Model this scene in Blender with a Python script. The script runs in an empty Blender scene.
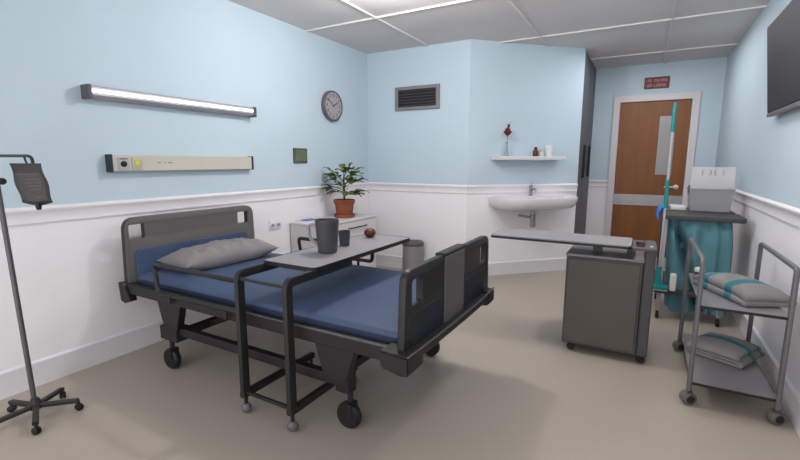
import bpy, bmesh, math, random
from mathutils import Vector, Matrix, noise
random.seed(7)
scn = bpy.context.scene
COL = scn.collection
PI = math.pi

# ------------------------------------------------------------------ materials
def srgb(r, g, b):
    f = lambda c: c/12.92 if c <= .04045 else ((c+.055)/1.055)**2.4
    return (f(r/255), f(g/255), f(b/255), 1)

def mat(name, rgb, rough=.6, metal=0., var=.06, scale=6., bump=0., bscale=60., emit=None, estr=0., trans=0., ior=1.45, spec=.5, stretch=None):
    m = bpy.data.materials.new(name); m.use_nodes = True
    nt = m.node_tree; b = nt.nodes['Principled BSDF']
    b.inputs['Roughness'].default_value = rough; b.inputs['Metallic'].default_value = metal
    b.inputs['IOR'].default_value = ior; b.inputs['Specular IOR Level'].default_value = spec
    b.inputs['Transmission Weight'].default_value = trans
    tc = nt.nodes.new('ShaderNodeTexCoord')
    src = tc.outputs['Object']
    if stretch:
        mp = nt.nodes.new('ShaderNodeMapping'); mp.inputs['Scale'].default_value = stretch
        nt.links.new(src, mp.inputs['Vector']); src = mp.outputs['Vector']
    nz = nt.nodes.new('ShaderNodeTexNoise'); nz.inputs['Scale'].default_value = scale; nz.inputs['Detail'].default_value = 4
    nt.links.new(src, nz.inputs['Vector'])
    rp = nt.nodes.new('ShaderNodeValToRGB'); c = srgb(*rgb)
    rp.color_ramp.elements[0].position = .3; rp.color_ramp.elements[1].position = .7
    rp.color_ramp.elements[0].color = tuple(max(0, x*(1-var)) for x in c[:3])+(1,)
    rp.color_ramp.elements[1].color = tuple(min(1, x*(1+var)) for x in c[:3])+(1,)
    nt.links.new(nz.outputs['Fac'], rp.inputs['Fac']); nt.links.new(rp.outputs['Color'], b.inputs['Base Color'])
    if bump:
        n2 = nt.nodes.new('ShaderNodeTexNoise'); n2.inputs['Scale'].default_value = bscale; n2.inputs['Detail'].default_value = 3
        nt.links.new(src, n2.inputs['Vector'])
        bp = nt.nodes.new('ShaderNodeBump'); bp.inputs['Strength'].default_value = bump; bp.inputs['Distance'].default_value = .01
        nt.links.new(n2.outputs['Fac'], bp.inputs['Height']); nt.links.new(bp.outputs['Normal'], b.inputs['Normal'])
    if emit:
        b.inputs['Emission Color'].default_value = srgb(*emit); b.inputs['Emission Strength'].default_value = estr
    return m

M = {}
M['blue'] = mat('blue_wall_paint', (187,204,215), .75, var=.015, scale=2.5, bump=.05, bscale=150)
M['white'] = mat('white_wall_paint', (236,233,236), .6, var=.015, scale=3, bump=.04, bscale=150)
M['rail'] = mat('rail_paint', (228,224,227), .5, var=.02)
M['base'] = mat('baseboard_vinyl', (224,222,227), .5, var=.015)
M['floor'] = mat('vinyl_floor', (168,157,145), .42, var=.035, scale=1.6, bump=.02, bscale=40, spec=.45)
M['ceil'] = mat('ceiling_panel', (212,207,207), .8, var=.03, scale=2, bump=.1, bscale=120)
M['ceilbar'] = mat('ceiling_bar', (220,215,215), .55, var=.02)
M['frame_white'] = mat('door_frame_paint', (208,203,207), .5, var=.02)
M['wood'] = mat('door_wood', (124,73,30), .45, var=.15, scale=3.0, stretch=(5,5,.4), bump=.05, bscale=8)
M['steel'] = mat('brushed_steel', (165,163,165), .42, .35, var=.05, scale=8)
M['chrome'] = mat('chrome', (170,170,174), .22, .9, var=.04)
M['glass_grey'] = mat('wired_glass', (150,147,148), .25, 0, var=.04)
M['closet'] = mat('closet_laminate', (84,84,92), .5, var=.04)
M['black'] = mat('black_plastic', (20,19,21), .5, var=.15)
M['bedframe'] = mat('dark_bed_steel', (27,24,26), .5, 0, var=.1)
M['board'] = mat('grey_bed_board', (92,90,88), .5, var=.04)
M['boardblack'] = mat('black_bed_board', (31,29,31), .42, var=.08)
M['boardgrey'] = mat('grey_centre_panel', (84,81,80), .5, var=.06)
M['navy'] = mat('shaded_blue_insert', (20,26,42), .5, var=.08)  # blue footboard panels, their shadow put into the dark colour
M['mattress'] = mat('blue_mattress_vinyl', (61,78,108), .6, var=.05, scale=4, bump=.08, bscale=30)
M['mattress_shade'] = mat('shaded_mattress_side', (38,46,72), .65, var=.08)
M['pillow'] = mat('grey_pillow_cotton', (128,124,125), .85, var=.06, scale=5, bump=.25, bscale=14)
M['tabletop'] = mat('grey_laminate', (138,135,137), .5, var=.03)
M['tableedge'] = mat('dark_table_edge', (28,25,26), .5, var=.08)
M['tableframe'] = mat('dark_table_frame', (34,31,33), .45, 0, var=.1)
M['caster'] = mat('grey_caster', (98,96,96), .5, var=.1)
M['pitcher'] = mat('grey_pitcher_plastic', (70,68,71), .4, var=.05)
M['pitchin'] = mat('light_jug_handle', (150,150,153), .4, var=.05)
M['apple'] = mat('apple_skin', (84,19,15), .28, var=.35, scale=9)
M['apple_top'] = mat('apple_stem', (70,45,25), .8)
M['terra'] = mat('terracotta', (138,74,48), .75, var=.14, scale=9)
M['soil'] = mat('soil', (44,33,25), .95, var=.4, scale=60)
M['leaf'] = mat('plant_leaf', (84,98,36), .45, var=.35, scale=10)
M['stem'] = mat('plant_stem', (62,62,32), .7, var=.2)
M['cabwhite'] = mat('white_cabinet', (206,203,205), .5, var=.02)
M['binst'] = mat('bin_steel', (142,139,138), .4, .3, var=.06, stretch=(1,1,.1))
M['porcelain'] = mat('porcelain', (222,217,222), .18, var=.015)
M['shelfwhite'] = mat('white_shelf', (216,212,215), .45, var=.02)
M['vase'] = mat('vase_glass', (214,222,228), .12, 0, var=.02, trans=.65)
M['rose'] = mat('rose_petal', (112,16,30), .6, var=.4, scale=30)
M['darkstem'] = mat('dark_stem', (52,44,34), .7)
M['brown'] = mat('brown_glass', (92,46,36), .3, var=.1)
M['jarwhite'] = mat('white_plastic', (215,212,210), .45, var=.02)
M['cupwhite'] = mat('white_ceramic', (232,232,236), .3, var=.01)
M['vent'] = mat('vent_metal', (128,125,127), .5, .2, var=.05)
M['ventdark'] = mat('vent_dark', (26,25,28), .6, var=.1)
M['clockrim'] = mat('clock_rim', (98,96,99), .45, .2, var=.05)
M['clockface'] = mat('clock_face', (158,155,158), .6, var=.02)
M['clockmark'] = mat('clock_marks', (70,68,74), .6)
M['olive'] = mat('olive_plate', (76,82,62), .4, var=.15, scale=7)
M['olivein'] = mat('olive_plate_inner', (96,102,82), .35, var=.12, scale=9)
M['lampmetal'] = mat('lamp_aluminium', (166,164,169), .4, .4, var=.04)
M['lampend'] = mat('lamp_end_cap', (78,75,80), .5, var=.05)
M['tube'] = mat('lit_tube', (250,250,250), .4, emit=(255,253,252), estr=2.2)
M['trunk'] = mat('beige_trunking', (190,186,174), .5, var=.02)
M['navycap'] = mat('dark_end_cap', (34,38,48), .5, var=.08)
M['outletgrey'] = mat('outlet_grey', (172,172,172), .5)
M['yellow'] = mat('yellow_socket', (212,196,30), .5, var=.04)
M['sign'] = mat('red_sign', (104,24,28), .5, var=.1, scale=14)
M['signtext'] = mat('sign_lettering', (186,150,152), .6)
M['tvblack'] = mat('tv_case', (58,57,61), .45, var=.06)
M['tvscreen'] = mat('tv_screen', (54,53,57), .6, var=.03, scale=1.5, spec=.2)
M['tvedge'] = mat('tv_bezel', (120,112,116), .4, .2)
M['teal'] = mat('teal_plastic', (20,126,127), .4, var=.05)
M['bag'] = mat('teal_laundry_bag', (84,128,138), .8, var=.08, scale=6, bump=.1, bscale=20)
M['cartgrey'] = mat('cart_plastic', (62,60,64), .5, var=.06)
M['boxgrey'] = mat('bin_box_grey', (150,148,150), .5, var=.03)
M['boxlid'] = mat('bin_box_lid', (205,203,206), .5, var=.02)
M['glove'] = mat('blue_glove', (40,118,205), .5, var=.08)
M['pole'] = mat('pole_alu', (178,176,178), .35, .3, var=.03)
M['ivpole'] = mat('iv_pole_steel', (88,85,88), .35, .4, var=.06)
M['ivbase'] = mat('iv_base', (44,41,43), .5, .1, var=.1)
M['bloodbag'] = mat('blood_bag', (26,18,19), .4, var=.2, scale=12)
M['baglabel'] = mat('blood_bag_label', (50,40,41), .4, var=.15, scale=20)
M['bagtext'] = mat('blood_bag_print', (84,72,75), .5)
M['trolley'] = mat('trolley_steel', (112,109,113), .38, .4, var=.05)
M['trshelf'] = mat('trolley_shelf', (134,131,134), .42, .15, var=.04)
M['cabmetal'] = mat('grey_cabinet_metal', (88,83,78), .5, .1, var=.05)
M['cabframe'] = mat('grey_cabinet_frame', (76,74,77), .45, .15, var=.05)
M['book'] = mat('blue_cover', (70,112,176), .5)
M['plate'] = mat('white_socket', (232,230,233), .45, var=.02)
M['darkslot'] = mat('dark_slot', (70,68,72), .5)

def stripe_mat(name, centers, width, axis):
    """grey towelling with woven teal stripes (pattern stays with the cloth)"""
    m = mat(name, (132,129,130), .9, var=.05, scale=14, bump=.25, bscale=90)
    nt = m.node_tree; b = nt.nodes['Principled BSDF']
    old = b.inputs['Base Color'].links[0].from_socket
    uv = nt.nodes.new('ShaderNodeUVMap'); sp = nt.nodes.new('ShaderNodeSeparateXYZ')
    nt.links.new(uv.outputs['UV'], sp.inputs[0])
    acc = None
    for c, w in zip(centers, width):
        s = nt.nodes.new('ShaderNodeMath'); s.operation = 'COMPARE'
        s.inputs[1].default_value = c; s.inputs[2].default_value = w/2
        nt.links.new(sp.outputs[axis], s.inputs[0])
        if acc is None: acc = s.outputs[0]
        else:
            a = nt.nodes.new('ShaderNodeMath'); a.operation = 'MAXIMUM'
            nt.links.new(acc, a.inputs[0]); nt.links.new(s.outputs[0], a.inputs[1]); acc = a.outputs[0]
    mx = nt.nodes.new('ShaderNodeMix'); mx.data_type = 'RGBA'
    nt.links.new(acc, mx.inputs['Factor']); nt.links.new(old, mx.inputs['A']); mx.inputs['B'].default_value = srgb(54,112,124)
    nt.links.new(mx.outputs['Result'], b.inputs['Base Color'])
    return m

# ------------------------------------------------------------------ mesh helpers
V = Vector
def fillet(pts, r, n=5, closed=False):
    pts = [V(p) for p in pts]; out = []; L = len(pts)
    for i, p in enumerate(pts):
        if not closed and i in (0, L-1): out.append(p); continue
        a = pts[i-1]; b = pts[(i+1) % L]
        d1 = (a-p); d2 = (b-p); rr = min(r, d1.length*.49, d2.length*.49)
        s = p+d1.normalized()*rr; e = p+d2.normalized()*rr
        for k in range(n+1):
            t = k/n; out.append((1-t)**2*s+2*t*(1-t)*p+t*t*e)
    return out
def circ(r, n=12): return [(r*math.cos(2*PI*k/n), r*math.sin(2*PI*k/n)) for k in range(n)]
def rect(w, h): return [(-w/2,-h/2),(w/2,-h/2),(w/2,h/2),(-w/2,h/2)]
def rrect(w, h, r, n=4):
    o = []
    for cx, cy, a in ((w/2-r,h/2-r,0),(-w/2+r,h/2-r,PI/2),(-w/2+r,-h/2+r,PI),(w/2-r,-h/2+r,1.5*PI)):
        for k in range(n+1): o.append((cx+r*math.cos(a+k*PI/2/n), cy+r*math.sin(a+k*PI/2/n)))
    return o

class MB:
    def __init__(s): s.bm = bmesh.new(); s.mi = 0
    def _f(s, vs):
        try:
            f = s.bm.faces.new(vs); f.material_index = s.mi; return f
        except ValueError: return None
    def box(s, a, b, bev=0., M4=None):
        x0,y0,z0 = [min(p,q) for p,q in zip(a,b)]; x1,y1,z1 = [max(p,q) for p,q in zip(a,b)]
        t = bmesh.new(); bmesh.ops.create_cube(t, size=1)
        for v in t.verts: v.co = V(((x0+x1)/2+v.co.x*(x1-x0),(y0+y1)/2+v.co.y*(y1-y0),(z0+z1)/2+v.co.z*(z1-z0)))
        if bev: bmesh.ops.bevel(t, geom=t.edges[:], offset=min(bev,.45*min(x1-x0,y1-y0,z1-z0)), segments=2, affect='EDGES', profile=.5)
        return s.merge(t, M4)
    def merge(s, t, M4=None):
        if M4 is not None: t.transform(M4)
        mp = {v: s.bm.verts.new(v.co) for v in t.verts}
        for f in t.faces: s._f([mp[v] for v in f.verts])
        t.free(); return s
    def sweep(s, path, prof, up=(0,0,1), closed=False, caps=True, scale=None):
        path = [V(p) for p in path]; n = len(path); rings = []
        prevu = V(up)
        for i, p in enumerate(path):
            if closed: t = path[(i+1) % n]-path[i-1]
            else: t = path[min(i+1,n-1)]-path[max(i-1,0)]
            t.normalize()
            u = prevu-prevu.dot(t)*t
            if u.length < 1e-4: u = t.orthogonal()
            u.normalize(); prevu = u; w = t.cross(u)
            k = scale[i] if scale else 1
            rings.append([s.bm.verts.new(p+(w*a+u*b)*k) for a, b in prof])
        m = len(prof)
        for i in range(n if closed else n-1):
            A = rings[i]; B = rings[(i+1) % n]
            for j in range(m): s._f([A[j],A[(j+1)%m],B[(j+1)%m],B[j]])
        if caps and not closed: s._f(rings[0][::-1]); s._f(rings[-1])
        return s
    def tube(s, path, r, n=10, fil=0., closed=False, scale=None):
        if fil: path = fillet(path, fil, 5, closed)
        return s.sweep(path, circ(r,n), closed=closed, scale=scale, up=(.13,.31,.94))
    def bar(s, path, w, h, fil=0., up=(0,0,1)):
        if fil: path = fillet(path, fil)
        return s.sweep(path, rrect(w,h,min(w,h)*.2,2), up=up)
    def lathe(s, prof, c=(0,0,0), n=24, axis='z', M4=None):
        t = bmesh.new(); rings = []
        for r, z in prof:
            if r < 1e-6: rings.append([t.verts.new((0,0,z))])
            else: rings.append([t.verts.new((r*math.cos(2*PI*k/n), r*math.sin(2*PI*k/n), z)) for k in range(n)])
        for A, B in zip(rings, rings[1:]):
            for k in range(n):
                k2 = (k+1) % n
                if len(A) == 1 and len(B) == 1: continue
                if len(A) == 1: t.faces.new([A[0],B[k2],B[k]])
                elif len(B) == 1: t.faces.new([A[k],A[k2],B[0]])
                else: t.faces.new([A[k],A[k2],B[k2],B[k]])
        R = {'z': Matrix.Identity(4), 'x': Matrix.Rotation(PI/2,4,'Y'), 'y': Matrix.Rotation(-PI/2,4,'X')}[axis]
        return s.merge(t, Matrix.Translation(c) @ (M4 if M4 is not None else R))
    def prism(s, poly, fn, d0, d1):
        """poly: 2D points; fn(a,b,d)->xyz"""
        A = [s.bm.verts.new(fn(a,b,d0)) for a,b in poly]; B = [s.bm.verts.new(fn(a,b,d1)) for a,b in poly]
        n = len(poly)
        for k in range(n): s._f([A[k],A[(k+1)%n],B[(k+1)%n],B[k]])
        s._f(A[::-1]); s._f(B); return s
    def plate(s, outline, holes, thick, M4, bev=.004):
        """flat board with real holes, lying in local XY and thick along local Z, placed by M4"""
        cu = bpy.data.curves.new('tmp','CURVE'); cu.dimensions = '2D'; cu.fill_mode = 'BOTH'
        cu.extrude = thick/2-bev; cu.bevel_depth = bev; cu.bevel_resolution = 1; cu.offset = -bev
        for poly in [outline]+list(holes):
            sp = cu.splines.new('POLY'); sp.points.add(len(poly)-1); sp.use_cyclic_u = True
            for p, q in zip(sp.points, poly): p.co = (q[0],q[1],0,1)
        o = bpy.data.objects.new('tmp', cu); COL.objects.link(o)
        dg = bpy.context.evaluated_depsgraph_get()
        me = bpy.data.meshes.new_from_object(o.evaluated_get(dg))
        t = bmesh.new(); t.from_mesh(me); bmesh.ops.remove_doubles(t, verts=t.verts[:], dist=1e-5)
        bpy.data.objects.remove(o); bpy.data.curves.remove(cu); bpy.data.meshes.remove(me)
        return s.merge(t, M4)
    def build(s, name, mats, parent=None, origin=None, smooth=None):
        if not isinstance(mats, (list,tuple)): mats = [mats]
        bmesh.ops.recalc_face_normals(s.bm, faces=s.bm.faces[:])
        if parent is not None: org = V(parent['_o'])
        elif origin is not None: org = V(origin)
        else:
            xs = [v.co for v in s.bm.verts]
            org = V(((min(c.x for c in xs)+max(c.x for c in xs))/2,(min(c.y for c in xs)+max(c.y for c in xs))/2,min(c.z for c in xs)))
        s.bm.transform(Matrix.Translation(-org))
        me = bpy.data.meshes.new(name); s.bm.to_mesh(me); s.bm.free()
        for m in mats: me.materials.append(M[m] if isinstance(m,str) else m)
        if smooth is not None:
            me.polygons.foreach_set('use_smooth', [True]*len(me.polygons))
            try: me.set_sharp_from_angle(angle=math.radians(smooth))
            except Exception: pass
        o = bpy.data.objects.new(name, me); COL.objects.link(o)
        if parent is not None: o.parent = parent
        else: o.location = org
        o['_o'] = tuple(org); return o

def thing(name, loc, label, cat, group=None):
    o = bpy.data.objects.new(name, None); o.empty_display_size = .1; COL.objects.link(o)
    o.location = loc; o['_o'] = tuple(loc); o['label'] = label; o['category'] = cat
    if group: o['group'] = group
    return o
def tag(o, label, cat, group=None):
    o['label'] = label; o['category'] = cat
    if group: o['group'] = group
    return o
def struct(o): o['kind'] = 'structure'; return o

# ------------------------------------------------------------------ room
H = 2.5; DADO = .965; D = 4.66; CA = 1.268; K = 2.24; D2 = D+K-CA; DF = 6.85; W = 3.66; Y0 = -.7; T = .1
s2 = math.sqrt(.5)
DW_X0, DW_X1, DW_Z = 2.545, 3.36, 2.045     # door opening in the far wall
o = struct(MB().box((-T,Y0,-.05),(W+T,DF+T,0)).build('floor','floor'))
o = struct(MB().box((-T,Y0,H),(W+T,DF+T,H+.05)).build('ceiling','ceil'))
b = MB()
for x in (.79, 1.905, 3.02): b.box((x-.007,Y0,H-.013),(x+.007,DF,H),.001)
struct(b.build('trim_1','ceilbar'))
b = MB()
for y in (-.21,1.06,2.335,3.61,4.9,6.17): b.box((0,y-.007,H-.0135),(W,y+.007,H),.001)
struct(b.build('trim_2','ceilbar'))
def wall(name, boxes):
    b = MB()
    for x0,y0,x1,y1,z0,z1 in boxes:
        if z0 < DADO:
            b.mi = 1; b.box((x0,y0,z0),(x1,y1,min(z1,DADO)))
        if z1 > DADO:
            b.mi = 0; b.box((x0,y0,max(z0,DADO)),(x1,y1,z1))
    return struct(b.build(name, ['blue','white'], origin=(0,0,0)))
wall('wall_left', [(-T,Y0,0,D+T,0,H)])
wall('wall_back', [(0,D,CA,D+T,0,H)])
wall('wall_right', [(W,Y0,W+T,DF+T,0,H)])
wall('wall_far', [(K-.3,DF,DW_X0,DF+T,0,H),(DW_X1,DF,W,DF+T,0,H),(DW_X0,DF,DW_X1,DF+T,DW_Z,H)])
def chamfer(a, off, z):   # a along the angled wall, off into the room
    return V((CA+a*s2+off*s2, D+a*s2-off*s2, z))
LC = (K-CA)/s2
b = MB()
for mi, z0, z1 in ((1,0,DADO),(0,DADO,H)):
    b.mi = mi
    pts = [chamfer(0,0,0),chamfer(LC,0,0),V((K,D2+.03,0)),V((CA,D2+.03,0)),V((CA,D,0))]
    b.prism([(p.x,p.y) for p in pts[:4]], lambda x,y,d: (x,y,d), z0, z1)
struct(b.build('wall_angled',['blue','white'], origin=(0,0,0)))

# dado rail and baseboards: profile swept along each wall
def profsweep(path, prof, nrm):
    """prof: (out, z); nrm: direction out of the wall"""
    b = MB(); P0, P1 = path; n = V(nrm)
    A = [b.bm.verts.new(V((P0[0],P0[1],z))+n*o_) for o_, z in prof]
    B = [b.bm.verts.new(V((P1[0],P1[1],z))+n*o_) for o_, z in prof]
    m = len(prof)
    for k in range(m): b._f([A[k],A[(k+1)%m],B[(k+1)%m],B[k]])
    b._f(A[::-1]); b._f(B); return b
RAIL = [(-.002,.922),(.008,.922),(.0105,.928),(.0105,.934),(.009,.940),(.012,.985),(.016,.99),(.020,.998),(.020,1.006),(.012,1.014),(-.002,1.02)]
BASE = [(-.002,0),(.012,0),(.012,.128),(.014,.134),(.013,.141),(.004,.15),(-.002,.152)]
segs = [('left',(0,Y0),(0,D),(1,0,0)), ('back',(0,D),(CA,D),(0,-1,0)),
        ('angled',(CA,D),(K,D2),(s2,-s2,0)), ('right',(W,Y0),(W,DF),(-1,0,0))]
n = 3
for nm, p0, p1, nr in segs:
    struct(profsweep((p0,p1),RAIL,nr).build('trim_%d'%n,'rail',origin=(0,0,0),smooth=35)); n += 1
    struct(profsweep((p0,p1),BASE,nr).build('baseboard_'+nm,'base',origin=(0,0,0),smooth=35))
for x0, x1, nm in ((K,2.482,'far'),(3.434,W,'far_corner')):
    struct(profsweep(((x0,DF),(x1,DF)),RAIL,(0,-1,0)).build('trim_%d'%n,'rail',origin=(0,0,0),smooth=35)); n += 1
    struct(profsweep(((x0,DF),(x1,DF)),BASE,(0,-1,0)).build('baseboard_'+nm,'base',origin=(0,0,0),smooth=35))

# door
b = MB()
def fp(a, z, d): return (a, d, z)
b.prism([(2.482,0),(2.482,2.119),(3.434,2.119),(3.434,0),(3.355,0),(3.355,2.04),(2.56,2.04),(2.56,0)], fp, DF-.028, DF+T)
door = struct(b.build('door_1','frame_white',origin=(2.95,DF,0)))
leaf = MB().box((2.562,DF+.004,.008),(3.353,DF+.046,2.038),.003).build('door_leaf','wood',door)
MB().box((2.562,DF-.001,.69),(3.353,DF+.006,.835),.002).build('push_band','steel',leaf)
MB().box((3.025,DF-.002,1.10),(3.205,DF+.006,1.845),.003).build('vision_panel','glass_grey',leaf)
b = MB(); b.lathe([(0,-.004),(.03,-.004),(.03,.008),(.024,.012),(.012,.012),(.012,.045),(0,.045)],(3.272,DF,.948),20,M4=Matrix.Rotation(PI/2,4,'X'))
b.tube([(3.272,DF-.045,.948),(3.20,DF-.047,.948),(3.14,DF-.045,.946)],.010,10)
b.build('door_handle','jarwhite',leaf,smooth=40)

# dark full-height closet along the corridor side
cl = thing('closet',(1.95,6.25,0),'tall dark grey built-in closet beside the wooden door, with black handles','closet')
MB().box((1.6,D2+.035,0),(K-.022,DF-.002,H-.004)).build('carcass','closet',cl)
for y0,y1,hy in ((D2+.005,6.243,6.02),(6.247,DF-.03,6.50)):
    d = MB().box((K-.02,y0,.01),(K-.001,y1,H-.015),.002).build('closet_door','closet',cl)
    MB().bar([(K,hy,1.08),(K+.012,hy,1.08),(K+.012,hy,1.46),(K,hy,1.46)],.03,.010,up=(0,1,0)).build('handle','black',d)

# sign over the door
sg = thing('wall_sign',(2.956,DF,2.19),'small dark red sign with two lines of pale lettering above the door','sign')
MB().box((2.818,DF-.014,2.19),(3.094,DF-.001,2.332),.004).build('sign_panel','sign',sg)
b = MB(); rs = random.Random(3)
def strokes(b, x0, x1, z0, h, skip=()):
    x = x0; i = 0
    while x < x1-.008:
        w = .012
        if i not in skip:
            k = rs.choice('HIEUNLO')
            bx = lambda ax,az,cx,cz: b.box((x+ax*w,DF-.0165,z0+az*h),(x+cx*w,DF-.0138,z0+cz*h))
            bx(0,0,.28,1)
            if k in 'HUNO': bx(.72,0,1,1)
            if k in 'HE': bx(.28,.4,.72,.6)
            if k in 'EUOL': bx(.28,0,1 if k in 'EL' else .72,.2)
            if k in 'EON': bx(.28,.8,1 if k == 'E' else .72,1)
        x += w*1.38; i += 1
strokes(b,2.842,3.075,2.272,.034,(4,)); b.build('lettering_line','signtext',sg)
b = MB(); strokes(b,2.85,3.06,2.213,.034); b.build('lettering_line','signtext',sg)

# air vent
vt = thing('air_vent',(.66,D,1.834),'grey louvred air vent high on the blue wall','vent')
Mx = Matrix.Translation((.657,D-.012,1.962)) @ Matrix.Rotation(PI/2,4,'X')
MB().plate([(-.275,-.128),(.275,-.128),(.275,.128),(-.275,.128)],[[(-.235,-.092),(.235,-.092),(.235,.092),(-.235,.092)]],.024,Mx,.003).build('vent_frame','vent',vt)
MB().box((.42,D-.006,1.868),(.895,D-.001,2.056)).build('vent_back','ventdark',vt)
for k in range(6):
    z = 1.883+k*.0315
    MB().box((.421,D-.0185,-.0045+z),(.893,D-.0065,.0045+z),0,Matrix.Translation((0,D-.012,z)) @ Matrix.Rotation(.5,4,'X') @ Matrix.Translation((0,-D+.012,-z))).build('louvre','cabframe',vt)

# wall clock (on the left wall, facing +x)
ck = thing('wall_clock',(0,3.955,1.67),'round grey wall clock on the blue wall beside the corner','clock')
RX = Matrix.Rotation(PI/2,4,'Y')
MB().lathe([(0,.001),(.150,.001),(.154,.006),(.154,.042),(.148,.049),(.140,.049),(.137,.040),(0,.040)],(0,3.955,1.838),40,'x').build('clock_case','clockrim',ck,smooth=35)
MB().lathe([(0,.0405),(.136,.0405),(.136,.0415),(0,.0425)],(0,3.955,1.838),40,'x').build('clock_face','clockface',ck,smooth=35)
def text_mesh(body, size, M4, depth=.001):
    cu = bpy.data.curves.new('t','FONT'); cu.body = body; cu.size = size; cu.extrude = depth; cu.align_x = 'CENTER'; cu.align_y = 'CENTER'; cu.resolution_u = 3
    o = bpy.data.objects.new('t',cu); COL.objects.link(o); dg = bpy.context.evaluated_depsgraph_get()
    me = bpy.data.meshes.new_from_object(o.evaluated_get(dg)); t = bmesh.new(); t.from_mesh(me)
    bpy.data.objects.remove(o); bpy.data.curves.remove(cu); bpy.data.meshes.remove(me); t.transform(M4); return t
TX = Matrix(((0,0,1,0),(1,0,0,0),(0,1,0,0),(0,0,0,1)))   # local x->y, y->z, z->x
for h in range(1,13):
    a = PI/2-h*PI/6; cy, cz = 3.955+.107*math.cos(a), 1.838+.107*math.sin(a)
    b = MB(); b.merge(text_mesh(str(h),.042,Matrix.Translation((.0428,cy,cz)) @ TX)); b.build('numeral','clockmark',ck)
for ang, L, w, nm in ((math.radians(28),.075,.010,'hour_hand'),(math.radians(146),.105,.007,'minute_hand')):
    MB().box((.0440,-.015,-w/2),(.0458,L,w/2),.001,Matrix.Translation((0,3.955,1.838)) @ Matrix.Rotation(ang,4,'X')).build(nm,'clockmark',ck)

# olive plate under the clock
op = thing('wall_plate',(0,3.465,1.25),'small square olive green wall plate between the socket panel and the plant','wall plate')
MB().box((.001,3.372,1.252),(.016,3.558,1.392),.004).build('plate_rim','olive',op)
MB().box((.016,3.392,1.272),(.019,3.538,1.374),.001).build('plate_centre','olivein',op)

# over-bed wall lamp
lp = thing('wall_lamp',(0,2.29,1.63),'long slim wall lamp with a lit white tube above the bed','lamp')
b = MB(); b.prism([(.001,1.632),(.062,1.638),(.078,1.652),(.078,1.658),(.066,1.66),(.066,1.686),(.078,1.69),(.078,1.697),(.060,1.706),(.001,1.706)], lambda x,z,d:(x,d,z), 1.645, 2.855)
b.build('lamp_housing','lampmetal',lp)
MB().sweep([(.068,1.65,1.676),(.068,2.85,1.676)],circ(.0095,12)).build('lit_tube','tube',lp,smooth=40)
for y0,y1 in ((1.622,1.645),(2.855,2.878)):
    MB().box((.001,y0,1.628),(.084,y1,1.709),.004).build('end_cap','lampend',lp)

# bedhead socket trunking
tk = thing('socket_panel',(0,2.31,1.2),'long beige bedhead service panel with grey and yellow outlets below the lamp','service panel')
MB().box((.001,1.733,1.203),(.05,2.828,1.305),.003).build('trunking','trunk',tk)
MB().box((.001,1.716,1.199),(.056,1.734,1.309),.003).build('end_cap','navycap',tk)
MB().box((.001,2.827,1.199),(.056,2.843,1.309),.003).build('end_cap','navycap',tk)
for y, mm, hm in ((1.797,'outletgrey','black'),(1.882,'outletgrey','yellow')):
    ot = MB().box((.049,y-.033,1.212),(.056,y+.033,1.29),.002).build('outlet',mm,tk)
    MB().lathe([(0,.0),(.019,.0),(.019,.005),(.014,.008),(0,.008)],(.055,y,1.250),18,'x').build('outlet_core',hm,ot,smooth=40)
    MB().box((.0555,y-.024,1.278),(.0572,y+.024,1.284)).build('outlet_mark','darkslot' if hm == 'black' else 'yellow',ot)
for y,w in ((2.02,.02),(2.065,.012),(2.095,.028)): MB().box((.0495,y,1.254),(.0515,y+w,1.259)).build('panel_mark','clockmark',tk)

# white double socket beside the bed
so = thing('wall_socket',(0,3.09,.66),'small white double wall socket between bed and white cabinet','socket')
MB().box((.001,3.03,.655),(.012,3.175,.74),.003).build('socket_plate','plate',so)
for y in (3.063,3.135):
    MB().box((.0115,y-.026,.672),(.018,y+.026,.724),.003).build('socket_face','plate',so)
    MB().lathe([(0,0),(.012,0),(.012,.022),(.008,.026),(0,.026)],(.0165,y-.008,.698),12,'x').build('plug_pin','steel',so,smooth=40)

# television on the right wall
tv = thing('television',(W,3.45,1.55),'black wall-mounted television on the right wall, tilted down','television')
tilt = math.atan2(.06,.57)
TM = Matrix.Translation((3.612,0,1.566)) @ Matrix.Rotation(-tilt,4,'Y')
MB().box((0,2.98,0),(.03,4.085,.585),.004,TM).build('case','tvblack',tv)
MB().box((-.004,2.995,.028),(.001,4.072,.572),.001,TM).build('screen','tvscreen',tv)
MB().box((-.006,2.98,-.002),(.026,4.085,.020),.003,TM).build('lower_bezel','tvedge',tv)
b = MB(); b.box((3.640,3.35,1.62),(3.6599,3.75,2.06),.002); b.bar([(3.646,3.55,1.98),(3.59,3.55,2.02)],.05,.03)
b.build('wall_bracket','black',tv)

# ------------------------------------------------------------------ hospital bed
BY = 2.195
bed = thing('hospital_bed',(1.13,BY,0),'dark wheeled hospital bed with a blue mattress and grey headboard','bed')
YM = Matrix(((0,0,1,0),(1,0,0,0),(0,1,0,0),(0,0,0,1)))   # local (x,y)->(y,z); thickness along x
def hole(cx, cy, w, h, r=.012): return [(cx+a, cy+c) for a, c in rrect(w,h,r,3)]
def board(x, y0, y1, z0, z1, r, holes, thick, lean=.0):
    ol = [V((y0,z0,0)),V((y1,z0,0)),V((y1-lean,z1,0)),V((y0+lean,z1,0))]
    f = [ol[0],ol[1]]+fillet([ol[1],ol[2],ol[3],ol[0]],r,7)[1:-1]
    return MB().plate([(p.x,p.y) for p in f], holes, thick, Matrix.Translation((x,0,0)) @ YM, .007)
hb = board(.135,1.698,2.728,.47,.917,.075,[hole(1.782,.828,.098,.092),hole(2.612,.826,.098,.092)],.05,.012).build('headboard',['board','boardblack'],bed,smooth=40)
for pg in hb.data.polygons:
    if abs(pg.normal.x) < .3: pg.material_index = 1  # edge faces coloured black to stand for the light they miss
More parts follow.
